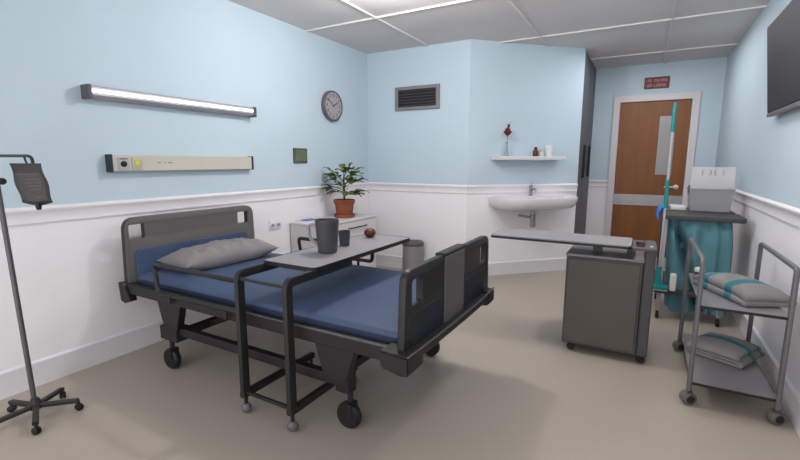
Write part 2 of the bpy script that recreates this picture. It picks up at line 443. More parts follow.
b = MB(); b.plate([(a+BY,c+.60) for a,c in rrect(.88,.23,.03)],[],.02,Matrix.Translation((.165,0,0)) @ YM,.004)
b.build('headboard_insert','mattress',hb)
# footboard: black moulding in two halves, grey centre panel
fx = 2.135
fb = board(fx,1.662,2.722,.44,.842,.06,[hole(1.782,.742,.09,.105),hole(2.605,.742,.09,.105)],.034,.022).build('footboard','boardblack',bed,smooth=40)
for y0,y1 in ((1.75,2.045),(2.30,2.625)):
    MB().box((fx+.014,y0,.485),(fx+.0195,y1,.655),.004).build('footboard_insert','navy',fb)
MB().box((fx+.012,2.05,.465),(fx+.026,2.29,.835),.008).build('centre_panel','boardgrey',fb)
b = MB(); b.sweep(fillet([(fx,2.04,.842),(fx,2.30,.842)],.01),rrect(.05,.018,.007,3)); b.build('grip','bedframe',fb,smooth=40)
# mattress: soft blue slab, shade on its sides put into a darker colour
b = MB(); b.mi = 0
def soft_slab(b, x0,x1,y0,y1,z0,z1,r, zfun=None):
    prof = []
    for k in range(7):
        a = k/6*PI/2; prof.append((r*(1-math.sin(a)), r*(1-math.cos(a))))   # (inset, drop)
    prof = prof[::-1]
    rings = []
    def ring(ins, z, mi): return [(p[0]+(x0+x1)/2, p[1]+(y0+y1)/2, z) for p in rrect(x1-x0-2*ins, y1-y0-2*ins, max(.006,.05-ins), 4)], mi
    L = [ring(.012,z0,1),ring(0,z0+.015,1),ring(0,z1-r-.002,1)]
    for ins, drop in [(r*(1-math.cos(k/5*PI/2)), r*(1-math.sin(k/5*PI/2))) for k in range(6)]: L.append(ring(ins, z1-drop, 0))
    L.append(ring(.15,z1+.004,0)); L.append(ring(.3,z1+.006,0))
    vs = [[b.bm.verts.new(p) for p in pts] for pts,_ in L]
    for i in range(len(vs)-1):
        b.mi = L[i+1][1]; m = len(vs[i])
        for j in range(m): b._f([vs[i][j],vs[i][(j+1)%m],vs[i+1][(j+1)%m],vs[i+1][j]])
    b.mi = 1; b._f(vs[0][::-1]); b.mi = 0; b._f(vs[-1])
soft_slab(b,.178,2.112,1.735,2.655,.475,.562,.022)
b.build('mattress',['mattress','mattress_shade'],bed,smooth=50)
# deck frame
b = MB()
for y in (1.705,2.685): b.box((.13,y-.02,.448),(2.13,y+.02,.512),.005)
b.box((.16,1.7,.445),(.20,2.69,.474),.004); b.box((2.07,1.7,.445),(2.11,2.69,.474),.004); b.box((.2,1.73,.462),(2.08,2.66,.474))
for x in (.75,1.3): b.box((x-.02,1.72,.435),(x+.02,2.67,.462))
b.build('deck_frame','bedframe',bed)
MB().box((1.0,1.687,.5085),(2.11,1.700,.5145),.002).build('deck_trim','boardgrey',bed)
for y,sg_ in ((1.69,1),(2.72,-1)):
    b = MB(); b.prism([(.10,.515),(.15,.515),(.22,.41),(.155,.388),(.11,.40)],lambda x,z,d:(x,d,z),y-.02,y+.02); b.box((.1,min(y,y+.05*sg_),.40),(.16,max(y,y+.05*sg_),.47))
    b.build('head_bracket','bedframe',bed)
# foot bumper with corner blocks
b = MB(); b.bar([(2.15,1.655,.497),(2.168,1.69,.496),(2.172,2.2,.493),(2.168,2.655,.490),(2.15,2.69,.490)],.045,.04,.03); b.build('foot_bumper','bedframe',bed)
for y0,y1 in ((1.625,1.76),(2.60,2.705)):
    b = MB(); b.prism([(2.055,.522),(2.195,.520),(2.195,.445),(2.165,.432),(2.065,.450)],lambda x,z,d:(x,d,z),y0,y1); bmesh.ops.bevel(b.bm,geom=b.bm.edges[:],offset=.008,segments=2,affect='EDGES'); b.build('corner_bumper','bedframe',bed)
b = MB(); b.bar(fillet([(2.192,1.625,.5225),(2.196,1.9,.519),(2.196,2.4,.515),(2.190,2.705,.5225)],.05),.010,.006); b.build('bumper_trim','boardgrey',bed)
# legs and base
for x, sx in ((.575,1),(1.785,-1)):
    for y in (1.715,2.675):
        b = MB(); b.prism([(x-.115,.455),(x+.105,.455),(x+.055,.295),(x-.065,.295)],lambda a,z,d:(a,d,z),y-.022,y+.022)
        b.build('leg_plate','bedframe',bed)
for y in (1.745,2.645):
    b = MB(); b.box((.52,y-.02,.245),(1.83,y+.02,.295),.004); b.build('base_rail','bedframe',bed)
b = MB(); b.box((.6,1.75,.25),(.65,2.64,.29)); b.build('base_crossbar','bedframe',bed)
MB().box((1.70,1.75,.25),(1.75,2.64,.29)).build('base_crossbar','bedframe',bed)
for y in (1.9,2.5):
    MB().bar([(.66,y,.28),(1.05,y,.45)],.03,.03).build('lift_arm','bedframe',bed)
for x,y in ((.50,1.75),(.50,2.64),(1.795,1.80),(1.795,2.70)):
    b = MB()
    if x < 1: b.box((x-.06,y-.045,.205),(x+.10,y+.045,.29),.006)
    else: b.box((x-.075,y-.03,.185),(x+.008,y+.03,.30),.006)
    cx = x-.02 if x < 1 else x-.008
    b.lathe([(0,.12),(.014,.12),(.014,.21),(0,.21)],(cx,y,0),10); b.box((cx-.006,y-.030,.06),(cx+.024,y+.030,.135),.006)
    c = b.build('caster','bedframe',bed)
    MB().lathe([(0,-.023),(.038,-.023),(.058,-.021),(.066,-.011),(.066,.011),(.058,.021),(.038,.023),(0,.023)],(cx-.008,y,.066),20,'y').build('wheel','black',c,smooth=35)
# side rails
def siderail(y, x0, x1, zb=.515):
    b = MB(); b.tube([(x0+.02,y,zb),(x0,y,.682),(x1,y,.678),(x1-.0,y,zb)],.0135,8,.03,closed=True)
    for x in (x0+.12,x1-.12): b.bar([(x,y,zb+.005),(x,y,.462)],.022,.016)
    return b.build('side_rail','tableframe',bed,smooth=45)
siderail(1.668,.505,1.22); siderail(2.728,.63,1.31,.575)

# pillow
def pillow(x0,x1,y0,y1,z,h,rot=0):
    b = MB(); nx, ny = 28, 40; cx, cy = (x0+x1)/2,(y0+y1)/2
    R = Matrix.Rotation(rot,3,'Z'); g = {}
    for sgn in (1,-1):
        for i in range(nx+1):
            for j in range(ny+1):
                u = -1+2*i/nx; v = -1+2*j/ny
                if sgn < 0 and (i in (0,nx) or j in (0,ny)): g[sgn,i,j] = g[1,i,j]; continue
                pu = (1-abs(u)**2.6); pv = (1-abs(v)**2.6)
                t = max(0,pu*pv)**.55
                ex = 1-.07*(1-abs(v)**2)*abs(u)**3; ey = 1-.06*(1-abs(u)**2)*abs(v)**3   # concave sides, pointed corners
                p = V((u*(x1-x0)/2*ex, v*(y1-y0)/2*ey, 0))
                cr = noise.noise(V((u*1.6+v*1.2,v*6,1.3)))*.022+noise.noise(V((u*5,v*9,4)))*.008
                lift = .03 if sgn > 0 else .03
                p = R @ p
                zz = z+h*.38+(h*.62*t+cr*t if sgn > 0 else -h*.375*min(1,t*1.6))
                g[sgn,i,j] = b.bm.verts.new((cx+p.x,cy+p.y,zz))
        for i in range(nx):
            for j in range(ny):
                f = [g[sgn,i,j],g[sgn,i+1,j],g[sgn,i+1,j+1],g[sgn,i,j+1]]
                b._f(f if sgn > 0 else f[::-1])
    return b
pl = pillow(.20,.55,1.86,2.60,.5685,.145,-.05).build('pillow','pillow',origin=(.4,2.18,.565),smooth=80)
tag(pl,'grey crumpled pillow on the blue mattress by the headboard','pillow')

# ------------------------------------------------------------------ overbed table
ot = thing('overbed_table',(1.42,2.2,0),'dark framed overbed table with a grey top standing across the bed','table')
b = MB(); b.mi = 0
ol = [(p.x,p.y) for p in fillet([V((1.235,1.80,0)),V((1.59,1.80,0)),V((1.59,2.78,0)),V((1.235,2.78,0))],.04,5,True)]
b.prism(ol,lambda x,y,d:(x,y,d),.742,.762)
b.build('tabletop','tabletop',ot)
b = MB(); b.sweep([(x,y,.752) for x,y in ol],rect(.006,.022),closed=True); b.build('edge_band','tableedge',ot)
for x in (1.25,1.565):
    b = MB(); b.bar(fillet([(x,1.64,.10),(x,1.64,.728),(x,1.9,.728),(x,2.12,.728)],.035,6),.045,.028,up=(1,0,0)); b.build('post','tableframe',ot,smooth=40)
    b = MB(); b.bar([(x,1.62,.105),(x,2.15,.105)],.035,.035); b.build('foot_bar','tableframe',ot)
b = MB(); b.bar([(1.25,1.64,.705),(1.565,1.64,.705)],.016,.014); b.build('upper_crossbar','tableframe',ot)
b = MB(); b.bar([(1.25,1.64,.115),(1.565,1.64,.115)],.018,.016); b.build('lower_crossbar','tableframe',ot)
for x in (1.25,1.565):
    for y in (1.64,2.135):
        b = MB(); b.lathe([(0,.05),(.010,.05),(.010,.09),(0,.09)],(x,y,0),8); c = b.build('caster','tableframe',ot)
        b = MB(); b.lathe([(0,-.022),(.012,-.021),(.022,-.014),(.027,-.004),(.027,.004),(.022,.014),(.012,.021),(0,.022)],(x,y,.0275),14,'y',M4=Matrix.Rotation(.5,4,'Z') @ Matrix.Rotation(-PI/2,4,'X'))
        b.build('wheel','caster',c,smooth=50)

# pitcher
px,py,pz = 1.405,2.128,.7625
jug = thing('pitcher',(px,py,pz),'tall dark grey water pitcher with a handle on the overbed table','pitcher')
b = MB(); b.lathe([(0,0),(.050,0),(.054,.004),(.066,.172),(.068,.180),(.066,.186),(.060,.184),(.058,.174),(.047,.02),(0,.015)],(px,py,pz),32); b.build('jug_body','pitcher',jug,smooth=40)
b = MB()
dx,dy = -.86,-.5
b.sweep(fillet([(px+dx*.060,py+dy*.060,pz+.160),(px+dx*.105,py+dy*.105,pz+.158),(px+dx*.098,py+dy*.098,pz+.075),(px+dx*.054,py+dy*.054,pz+.045)],.03,5),rrect(.034,.013,.005,3)); b.build('jug_handle','pitchin',jug,smooth=45)
# cup
cu_ = thing('drinking_cup',(1.368,2.335,.7625),'small dark grey cup beside the pitcher on the overbed table','cup')
b = MB(); b.lathe([(0,0),(.026,0),(.030,.003),(.036,.080),(.0365,.090),(.0335,.090),(.028,.01),(0,.007)],(1.368,2.335,.7625),24); b.build('cup_body','pitcher',cu_,smooth=40)
# apple
ap = thing('apple',(1.347,2.645,.7625),'red apple on the far end of the overbed table','apple')
b = MB(); pr = []
for k in range(17):
    a = -PI/2+PI*k/16; r = .040*math.cos(a)*(1+.08*math.sin(a)); z = .031+.033*math.sin(a)
    if k > 13: z -= (k-13)**2*.0011
    if k < 2: z += (2-k)*.002
    pr.append((max(0,r) if 0<k<16 else 0,z))
zmin = min(z for r,z in pr)
b.lathe([(r,z-zmin) for r,z in pr],(1.347,2.645,.763),24); b.build('apple_flesh','apple',ap,smooth=60)
b = MB(); b.tube([(1.347,2.645,.806),(1.348,2.646,.818),(1.351,2.647,.828)],.0018,6); b.build('apple_stem','apple_top',ap)

# ------------------------------------------------------------------ white bedside cabinet, plant, booklet
nc = thing('bedside_cabinet',(.2,3.74,0),'white bedside cabinet with a drawer against the left wall, holding the plant','cabinet')
MB().box((.016,3.285,.05),(.385,4.195,.672),.004).build('carcass','cabwhite',nc)
MB().box((.016,3.28,.672),(.405,4.20,.695),.005).build('cabinet_top','cabwhite',nc)
MB().box((.03,3.30,0),(.37,4.18,.05)).build('plinth','cabframe',nc)
for y0,y1,z0,z1 in ((3.292,4.188,.50,.665),(3.292,4.188,.055,.494)):
    d = MB().box((.385,y0,z0),(.402,y1,z1),.003).build('drawer' if z0 > .3 else 'door','cabwhite',nc)
    yc,zc = (3.84,.61) if z0 > .3 else (3.84,.45)
    b = MB(); b.tube([(.402,yc-.15,zc),(.425,yc-.15,zc),(.425,yc+.15,zc),(.402,yc+.15,zc)],.007,8,.012); b.build('handle','cabframe',d,smooth=45)
b = MB(); b.box((.025,3.42,.6955),(.11,3.56,.7035),.002); o = b.build('booklet','book'); tag(o,'thin blue booklet lying on the white bedside cabinet','booklet')

qx,qy,qz = .235,3.85,.6955
pt = thing('potted_plant',(qx,qy,qz),'leafy green plant in a terracotta pot on the white cabinet','plant')
b = MB(); b.lathe([(0,0),(.092,0),(.106,.008),(.111,.032),(.104,.034),(.094,.012),(0,.010)],(qx,qy,qz),28); b.build('saucer','terra',pt,smooth=40)
b = MB(); b.lathe([(0,.012),(.078,.012),(.081,.016),(.099,.142),(.106,.142),(.110,.148),(.111,.178),(.106,.184),(.098,.182),(.096,.155),(0,.155)],(qx,qy,qz),28); b.build('pot','terra',pt,smooth=40)
MB().lathe([(0,.168),(.05,.166),(.096,.160)],(qx,qy,qz),20).build('soil','soil',pt)
stem = MB(); fol = MB(); rl = random.Random(11)
base = V((qx,qy,qz+.16)); top = V((qx+.002,qy,qz+.43))
rt = V((.87,.49,0)); fw_ = V((-.49,.87,0))
stem.tube([base,base+V((.006,-.004,.1)),top+V((-.004,.0,-.03)),top],.009,8,scale=[1.1,1,.75,.5])
def leaf(p, q, wd, arch=.012, roll=0.):
    """pointed oval leaf from stalk end p to tip q, folded a little along its midrib"""
    d = (q-p); L = d.length; d.normalize()
    side = d.cross(V((0,0,1))).normalized(); up = side.cross(d); side = side*math.cos(roll)+up*math.sin(roll); up = side.cross(d)
    N = 10; rows = []
    for k in range(N+1):
        t = k/N; w = wd*(math.sin(PI*t**.85)**.75 if 0 < t < 1 else .02)
        c = p+d*L*t+V((0,0,arch*math.sin(PI*t)))
        rows.append([fol.bm.verts.new(c+side*w*e+up*(abs(e)*w*.28+.003*math.sin(11*t+2*e))) for e in (-1,-.5,0,.5,1)])
    for A_,B_ in zip(rows,rows[1:]):
        for k in range(4): fol._f([A_[k],A_[k+1],B_[k+1],B_[k]])
# leaf sprays: (height on stem, spray end sideways, deep, up) in metres from the pot's rim line
sprays = [(.70,-.19,.00,.33),(.62,-.21,.04,.245),(.85,.19,.03,.32),(.80,.13,-.07,.27),(.55,.22,.02,.20),(.42,-.21,-.03,.135),(.36,-.25,.05,.095),(.30,-.13,-.08,.065),
          (.28,.24,.00,.065),(.22,.17,-.08,.03),(.90,-.03,.10,.36),(.88,.05,-.10,.33),(.50,.05,.17,.20),(.45,-.06,-.15,.18),(.75,-.10,-.10,.28),(.30,.08,-.13,.06),(.60,.12,-.10,.22),(.95,.09,.03,.37)]
RIM = qz+.184
for hs,sx_,dp,up_ in sprays:
    p0 = base.lerp(top,hs); p1 = V((qx,qy,RIM+up_))+rt*sx_*1.12+fw_*dp
    dv = p1-p0; m_ = p0.lerp(p1,.5)+V((0,0,.02)); stem.tube([p0,p0.lerp(p1,.25)+V((0,0,.02)),m_],.0036,6,scale=[1.1,.9,.7])
    leaf(m_,p1,rl.uniform(.034,.045),.014,rl.uniform(-.25,.25))
    hd = V((dv.x,dv.y,0)).normalized(); ln = dv.length
    for sg_ in (-1,1):
        dd = Matrix.Rotation(sg_*rl.uniform(.6,.9),3,'Z') @ hd
        leaf(p0.lerp(p1,.36)+V((0,0,.018)),p0.lerp(p1,.45)+dd*rl.uniform(.10,.145)+V((0,0,rl.uniform(-.015,.03))),rl.uniform(.028,.038),.012,rl.uniform(-.3,.3))
stem.build('stem','stem',pt,smooth=50); fol.build('foliage','leaf',pt,smooth=60)

# pedal bin
pb = thing('waste_bin',(.70,4.47,0),'round grey steel waste bin on the floor behind the bed','bin')
c = (.70,4.50,0)
MB().lathe([(0,.0),(.118,.0),(.12,.006),(.12,.335),(0,.335)],c,28).build('bin_body','binst',pb,smooth=40)
MB().lathe([(0,.337),(.124,.337),(.124,.362),(.115,.378),(.06,.388),(0,.39)],c,28).build('bin_lid','cabframe',pb,smooth=40)

# ------------------------------------------------------------------ angled wall: sink, shelf
AW = Matrix(((s2,s2,0,CA),(s2,-s2,0,D),(0,0,1,0),(0,0,0,1)))   # local (along, out, z)
def aw(b): 
    b.bm.transform(AW); return b
sk = thing('wash_basin',chamfer(.72,.2,.76),'white wall-hung wash basin on the angled wall below the shelf','wash basin')
b = MB()
def basin_ring(w, d, z, n=40, c=.722, flat=.0):
    pts = []
    for k in range(n+1):
        a = PI*k/n; ca, sa = math.cos(a), math.sin(a)
        pts.append(V((c-(abs(ca)**.45)*(1 if ca > 0 else -1)*w/2, .002+d*(sa**.5 if sa > 0 else 0), z)))
    return pts
outer = [(.62,.20,.755),(.76,.29,.757),(.87,.36,.775),(.92,.40,.81),(.935,.415,.85),(.94,.42,.885),(.935,.417,.893),(.91,.405,.895)]
rings = [[b.bm.verts.new(p) for p in basin_ring(w,d,z)] for w,d,z in outer]
# bowl
inn = [(.84,.36,.893),(.80,.335,.87),(.70,.28,.82),(.5,.2,.80)]
def inner_ring(w,d,z): return [V((p.x,max(p.y*1.0,.002)+(.0),p.z)) if False else V((p.x, .10+(p.y-.002)*(d-.06)/d, p.z)) for p in basin_ring(w,d-.04,z)]
rings += [[b.bm.verts.new(p) for p in inner_ring(w,d,z)] for w,d,z in inn]
for A,B in zip(rings,rings[1:]):
    m = len(A)
    for j in range(m-1): b._f([A[j],A[j+1],B[j+1],B[j]])
for A,B in zip(rings[:8],rings[1:8]): b._f([A[-1],A[0],B[0],B[-1]])
b._f([rings[7][0],rings[7][-1],rings[8][-1],rings[8][0]])
for A,B in zip(rings[8:],rings[9:]): b._f([A[-1],A[0],B[0],B[-1]])
b._f(rings[0]); b._f(rings[-1])
aw(b).build('basin','porcelain',sk,smooth=50)
b = MB(); b.lathe([(0,.893),(.026,.893),(.026,.90),(.018,.905),(.018,.985),(.020,.99),(.020,1.005),(0,1.01)],(.74,.055,0),16)
b.tube([(.74,.06,.955),(.74,.13,.972),(.74,.155,.960),(.74,.158,.94)],.011,10,.02); b.tube([(.74,.055,1.0),(.76,.04,1.03),(.775,.03,1.045)],.006,8)
aw(b).build('tap','chrome',sk,smooth=45)
b = MB(); b.lathe([(0,.755),(.020,.755),(.020,.69),(.032,.685),(.032,.56),(.026,.55),(0,.55)],(.74,.12,0),16); b.tube([(.74,.12,.655),(.665,.12,.668),(.64,.08,.67),(.64,.002,.67)],.014,10,.03)
aw(b).build('trap','chrome',sk,smooth=45)

sh = MB(); sh.box((.265,.003,1.285),(1.095,.16,1.324),.006)
o = aw(sh).build('wall_shelf','shelfwhite'); tag(o,'white floating shelf on the angled wall above the wash basin','shelf')
SZ = 1.3245
def awt(a,o_,z): return tuple(chamfer(a,o_,z))
vs = thing('rose_vase',awt(.40,.09,SZ),'clear bud vase with a dark red rose on the left end of the shelf','vase')
b = MB(); b.lathe([(0,0),(.024,0),(.026,.006),(.020,.05),(.014,.10),(.013,.13),(.0165,.15),(.0145,.15),(.011,.13),(.012,.10),(.017,.05),(.021,.012),(0,.010)],awt(.40,.09,SZ),20); b.build('vase_glass','vase',vs,smooth=40)
b = MB(); A = V(awt(.40,.09,SZ)); al = V((s2,s2,0)); b.tube([A+V((0,0,.02)),A+V((0,0,.15))+al*.004,A+V((0,0,.24))+al*.008],.0035,6)
b.tube([A+V((0,0,.24))+al*.008,A+V((0,0,.32))+al*.016,A+V((0,0,.365))+al*.045],.003,6,scale=[1,1,.5]); b.tube([A+V((0,0,.31))+al*.014,A+V((0,0,.34))-al*.012],.002,6)
b.build('rose_stem','darkstem',vs)
b = MB(); rr = random.Random(5)
C0 = A+V((0,0,.215))+al*.008
for ring_,(n_,r0,h0,op_) in enumerate(((4,.012,.085,.1),(5,.024,.085,.4),(6,.036,.07,.75))):
    for k in range(n_):
        a = 2*PI*k/n_+ring_*.5; rows = []
        for i in range(5):
            t = i/4; rad = r0*(.25+.75*math.sin(t*PI*.6)); z = h0*t-.012*ring_*t
            rows.append([b.bm.verts.new(C0+V((math.cos(a+q*(.62-.2*t))*(rad+op_*.012*t),math.sin(a+q*(.62-.2*t))*(rad+op_*.012*t),z+rr.uniform(-.001,.001)))) for q in (-1,0,1)])
        for P,Q in zip(rows,rows[1:]):
            for j in range(2): b._f([P[j],P[j+1],Q[j+1],Q[j]])
b.build('rose_bloom','rose',vs,smooth=60)
b = MB(); t = bmesh.new(); bmesh.ops.create_icosphere(t,subdivisions=2,radius=.017); t.transform(Matrix.Translation(A+V((0,0,.315))+al*.018) @ Matrix.Diagonal((.8,.8,1.2,1))); b.merge(t); b.build('rose_bud','darkstem',vs,smooth=60)
bt = thing('medicine_bottle',awt(.755,.09,SZ),'small brown glass bottle on the shelf between the rose and the white cup','bottle')
b = MB(); b.lathe([(0,0),(.027,0),(.030,.004),(.030,.055),(.026,.064),(.016,.070),(.016,.082),(0,.082)],awt(.755,.09,SZ),20); b.build('bottle_glass','brown',bt,smooth=40)
MB().lathe([(0,.082),(.018,.082),(.018,.098),(0,.098)],awt(.755,.09,SZ),16).build('cap','brown',bt,smooth=40)
jr = thing('cream_jar',awt(.82,.10,SZ),'tiny white jar beside the brown bottle on the shelf','jar')
MB().lathe([(0,0),(.023,0),(.025,.003),(.025,.045),(0,.045)],awt(.82,.10,SZ),18).build('jar_body','jarwhite',jr,smooth=40)
MB().lathe([(0,.045),(.021,.045),(.021,.052),(.026,.055),(.026,.075),(0,.077)],awt(.82,.10,SZ),18).build('lid','trunk',jr,smooth=40)
wc = thing('white_cup',awt(.92,.09,SZ),'white ceramic tumbler on the right end of the shelf','cup')
MB().lathe([(0,0),(.034,0),(.037,.004),(.046,.118),(.043,.118),(.035,.01),(0,.008)],awt(.92,.09,SZ),24).build('cup_body','cupwhite',wc,smooth=40)

# ------------------------------------------------------------------ IV stand
HX,HY = .372,1.095
def polex(z): return .360-.085*(z-.07)/1.23
iv = thing('iv_stand',(HX,HY,0),'black wheeled drip stand with a grey pole beside the left wall','drip stand')
b = MB(); b.tube([(polex(.07),HY,.07),(polex(1.30),HY,1.30)],.0115,12); b.build('pole','ivpole',iv,smooth=45)
b = MB(); b.lathe([(0,.045),(.024,.045),(.026,.075),(.016,.10),(0,.10)],(HX-.006,HY,0),16)
b.build('hub','ivbase',iv,smooth=40)
for k in range(5):
    a = math.radians(50+72*k); d = V((math.cos(a),math.sin(a),0)); p = V((HX,HY,0))+d*.175
    b = MB(); b.bar([V((HX,HY,.062))+d*.015,V((HX,HY,.057))+d*.10,p+V((0,0,.053))],.026,.020); lg = b.build('foot_arm','ivbase',iv)
    b = MB(); b.lathe([(0,-.014),(.014,-.014),(.018,-.011),(.018,-.004),(.010,-.003),(.010,.003),(.018,.004),(.018,.011),(.014,.014),(0,.014)],p+V((0,0,.0182)),12,M4=Matrix.Rotation(a+.6,4,'Z') @ Matrix.Rotation(PI/2,4,'X'))
    b.lathe([(0,.026),(.007,.026),(.007,.055),(0,.055)],p,8)
    b.build('caster','black',lg,smooth=40)
xt = polex(1.29); xh = .680
b = MB(); b.tube([(xt,HY,1.29),(.36,HY,1.29),(xh-.03,HY,1.288),(xh-.002,HY,1.278),(xh,HY,1.252)],.0065,10,.02); b.tube([(xt,HY,1.29),(xt-.16,HY,1.292)],.0065,10)
b.tube([(xh-.075,HY,1.288),(xh-.068,HY,1.270),(xh-.054,HY,1.252)],.004,8)
b.build('hook_arm','ivbase',iv,smooth=45)
b = MB(); b.tube([(polex(1.175),HY,1.175),(.335,HY,1.174)],.0045,8); b.lathe([(0,-.014),(.012,-.012),(.016,-.004),(.016,.006),(.010,.014),(0,.014)],(.345,HY,1.174),12,'x'); b.build('clamp_knob','black',iv,smooth=45)
# blood bag hanging square to the stand's swivelled hook
BR = V((.87,.49,0)); BN = V((.49,-.87,0)); B0 = V((xh,HY,1.257))
bb = thing('blood_bag',(xh,HY,1.08),'dark brown blood bag hanging from the drip stand','blood bag')
def bagpt(u,v,e,sgn=1):
    xl = -.097*(1-v)-.066*v; xr = .038*(1-v)+.070*v
    th = .016*(max(0,(1-abs(2*u-1)**3)*(1-abs(2*v-1)**4)))**.6*(.35+.65*v)
    a = xl+(xr-xl)*u+.004*math.sin(9*v)*(1-2*u)
    return B0+BR*a+BN*(sgn*(th+e)+.004)+V((0,0,-.165*v-.012*math.sin(PI*u)*v))
b = MB(); nx,nz = 14,16; gg = {}
for sgn in (1,-1):
    for i in range(nx+1):
        for j in range(nz+1):
            if sgn < 0 and (i in (0,nx) or j in (0,nz)): gg[sgn,i,j] = gg[1,i,j]; continue
            gg[sgn,i,j] = b.bm.verts.new(bagpt(i/nx,j/nz,0,sgn))
    for i in range(nx):
        for j in range(nz):
            f = [gg[sgn,i,j],gg[sgn,i+1,j],gg[sgn,i+1,j+1],gg[sgn,i,j+1]]; b._f(f if sgn > 0 else f[::-1])
b.build('bag_pouch','bloodbag',bb,smooth=60)
def patch(u0,u1,v0,v1,e,n=8):
    b = MB(); g = [[b.bm.verts.new(bagpt(u0+(u1-u0)*i/n,v0+(v1-v0)*j/n,e)) for j in range(n+1)] for i in range(n+1)]
    g2 = [[b.bm.verts.new(bagpt(u0+(u1-u0)*i/n,v0+(v1-v0)*j/n,e-.0012)) for j in range(n+1)] for i in range(n+1)]
    for i in range(n):
        for j in range(n):
            b._f([g[i][j],g[i+1][j],g[i+1][j+1],g[i][j+1]]); b._f([g2[i][j],g2[i][j+1],g2[i+1][j+1],g2[i+1][j]])
    for i in range(n):
        b._f([g[i][0],g2[i][0],g2[i+1][0],g[i+1][0]]); b._f([g[i][n],g[i+1][n],g2[i+1][n],g2[i][n]])
        b._f([g[0][i],g[0][i+1],g2[0][i+1],g2[0][i]]); b._f([g[n][i],g2[n][i],g2[n][i+1],g[n][i+1]])
    return b
lb = patch(.09,.93,.22,.90,.0015).build('bag_label','baglabel',bb)
for u0,u1,v in ((.12,.86,.255),(.45,.85,.37),(.42,.66,.45),(.70,.88,.455),(.45,.86,.53),(.5,.8,.61),(.6,.86,.80)):
    patch(u0,u1,v,v+.02,.003,4).build('print_line','bagtext',lb)
c0 = B0+BR*.004+BN*.004
b = MB(); b.tube([c0+V((0,0,-.165)),c0+V((0,0,-.186)),c0+V((0,0,-.196))],.011,8,scale=[1.1,1,.7]); b.build('bag_port','black',bb,smooth=45)

# ------------------------------------------------------------------ wheeled cabinet with fold-out tray
wc_ = thing('tray_cabinet',(2.77,3.42,0),'grey wheeled cabinet with a long fold-out tray top in front of the sink','cabinet')
MB().box((2.515,3.23,.055),(2.96,3.62,.656),.006).build('carcass','cabframe',wc_)
b = MB(); b.box((2.528,3.219,.075),(2.945,3.233,.640),.004); b.build('front_panel','cabmetal',wc_)
MB().box((2.51,3.222,.656),(2.965,3.625,.672),.004).build('carcass_top','trshelf',wc_)
MB().box((2.962,3.226,.055),(3.022,3.62,.738),.008).build('side_column','cabframe',wc_)
b = MB(); b.prism([(p.x,p.y) for p in fillet([V((2.012,3.165,0)),V((2.885,3.165,0)),V((2.885,3.50,0)),V((2.012,3.50,0))],.03,4,True)],lambda x,y,d:(x,y,d),.742,.764); b.build('tray_top','tabletop',wc_)
b = MB(); b.sweep([(p.x,p.y,.7495) for p in fillet([V((2.012,3.165,0)),V((2.885,3.165,0)),V((2.885,3.50,0)),V((2.012,3.50,0))],.03,4,True)],rect(.005,.014),closed=True); b.build('edge_band','tableedge',wc_)
Mz = Matrix.Translation((2.955,3.33,.746))
MB().plate([(a,c) for a,c in rrect(.135,.32,.02)],[[(a-.02,c) for a,c in rrect(.05,.20,.015)]],.016,Mz,.003).build('tray_handle','cabframe',wc_)
MB().lathe([(0,0),(.010,0),(.010,.006),(0,.008)],(2.995,3.25,.754),12).build('lock_button','jarwhite',wc_,smooth=40)
for x in (2.66,2.86):
    MB().box((x,3.36,.672),(x+.05,3.47,.742)).build('tray_bracket','cabframe',wc_)
for x,y in ((2.57,3.27),(2.99,3.27),(2.57,3.58),(2.995,3.58)):
    b = MB(); b.box((x-.012,y-.012,.035),(x+.012,y+.012,.056)); c = b.build('caster','cabframe',wc_)
    MB().lathe([(0,-.017),(.018,-.017),(.024,-.012),(.024,.012),(.018,.017),(0,.017)],(x,y,.0242),14,'y').build('wheel','ventdark',c,smooth=40)

# ------------------------------------------------------------------ towel trolley
tr = thing('towel_trolley',(3.39,3.2,0),'steel two-shelf trolley carrying folded striped towels by the right wall','trolley')
X0,X1,YA,YB = 3.215,3.575,2.855,3.60
for x in (X0,X1):
    b = MB(); b.tube([(x,YA,.075),(x,YA,.775),(x,YB,.775),(x,YB,.075)],.0125,10,.025); b.build('side_frame','trolley',tr,smooth=45)
for z in (.545,.128):
    b = MB(); b.box((X0+.006,YA-.005,z-.006),(X1-.006,YB+.005,z),.002); s_ = b.build('shelf','trshelf',tr)
    MB().box((X0+.008,YA-.008,z-.016),(X1-.008,YA-.002,z-.002),.001).build('shelf_lip','tableedge',s_); MB().box((X0+.008,YB+.002,z-.016),(X1-.008,YB+.008,z-.002),.001).build('shelf_lip','tableedge',s_)  # near-black lips: the unlit shelf edge put into the colour
for x in (X0,X1):
    for y in (YA,YB):
        b = MB(); b.lathe([(0,.06),(.009,.06),(.009,.085),(0,.085)],(x,y,0),8); b.box((x-.012,y-.026,.055),(x+.02,y+.026,.068),.004); c = b.build('caster','cabframe',tr)
        RW = Matrix.Rotation(.45,4,'Z') @ Matrix.Rotation(-PI/2,4,'X')
        MB().lathe([(0,-.026),(.026,-.026),(.034,-.021),(.034,.021),(.026,.026),(0,.026)],(x,y,.0345),16,M4=RW).build('wheel','caster',c,smooth=40)
        MB().lathe([(0,-.0285),(.012,-.0285),(.021,-.026),(.021,.026),(.012,.0285),(0,.0285)],(x,y,.0345),14,M4=RW).build('wheel_cap','ventdark',c,smooth=40)

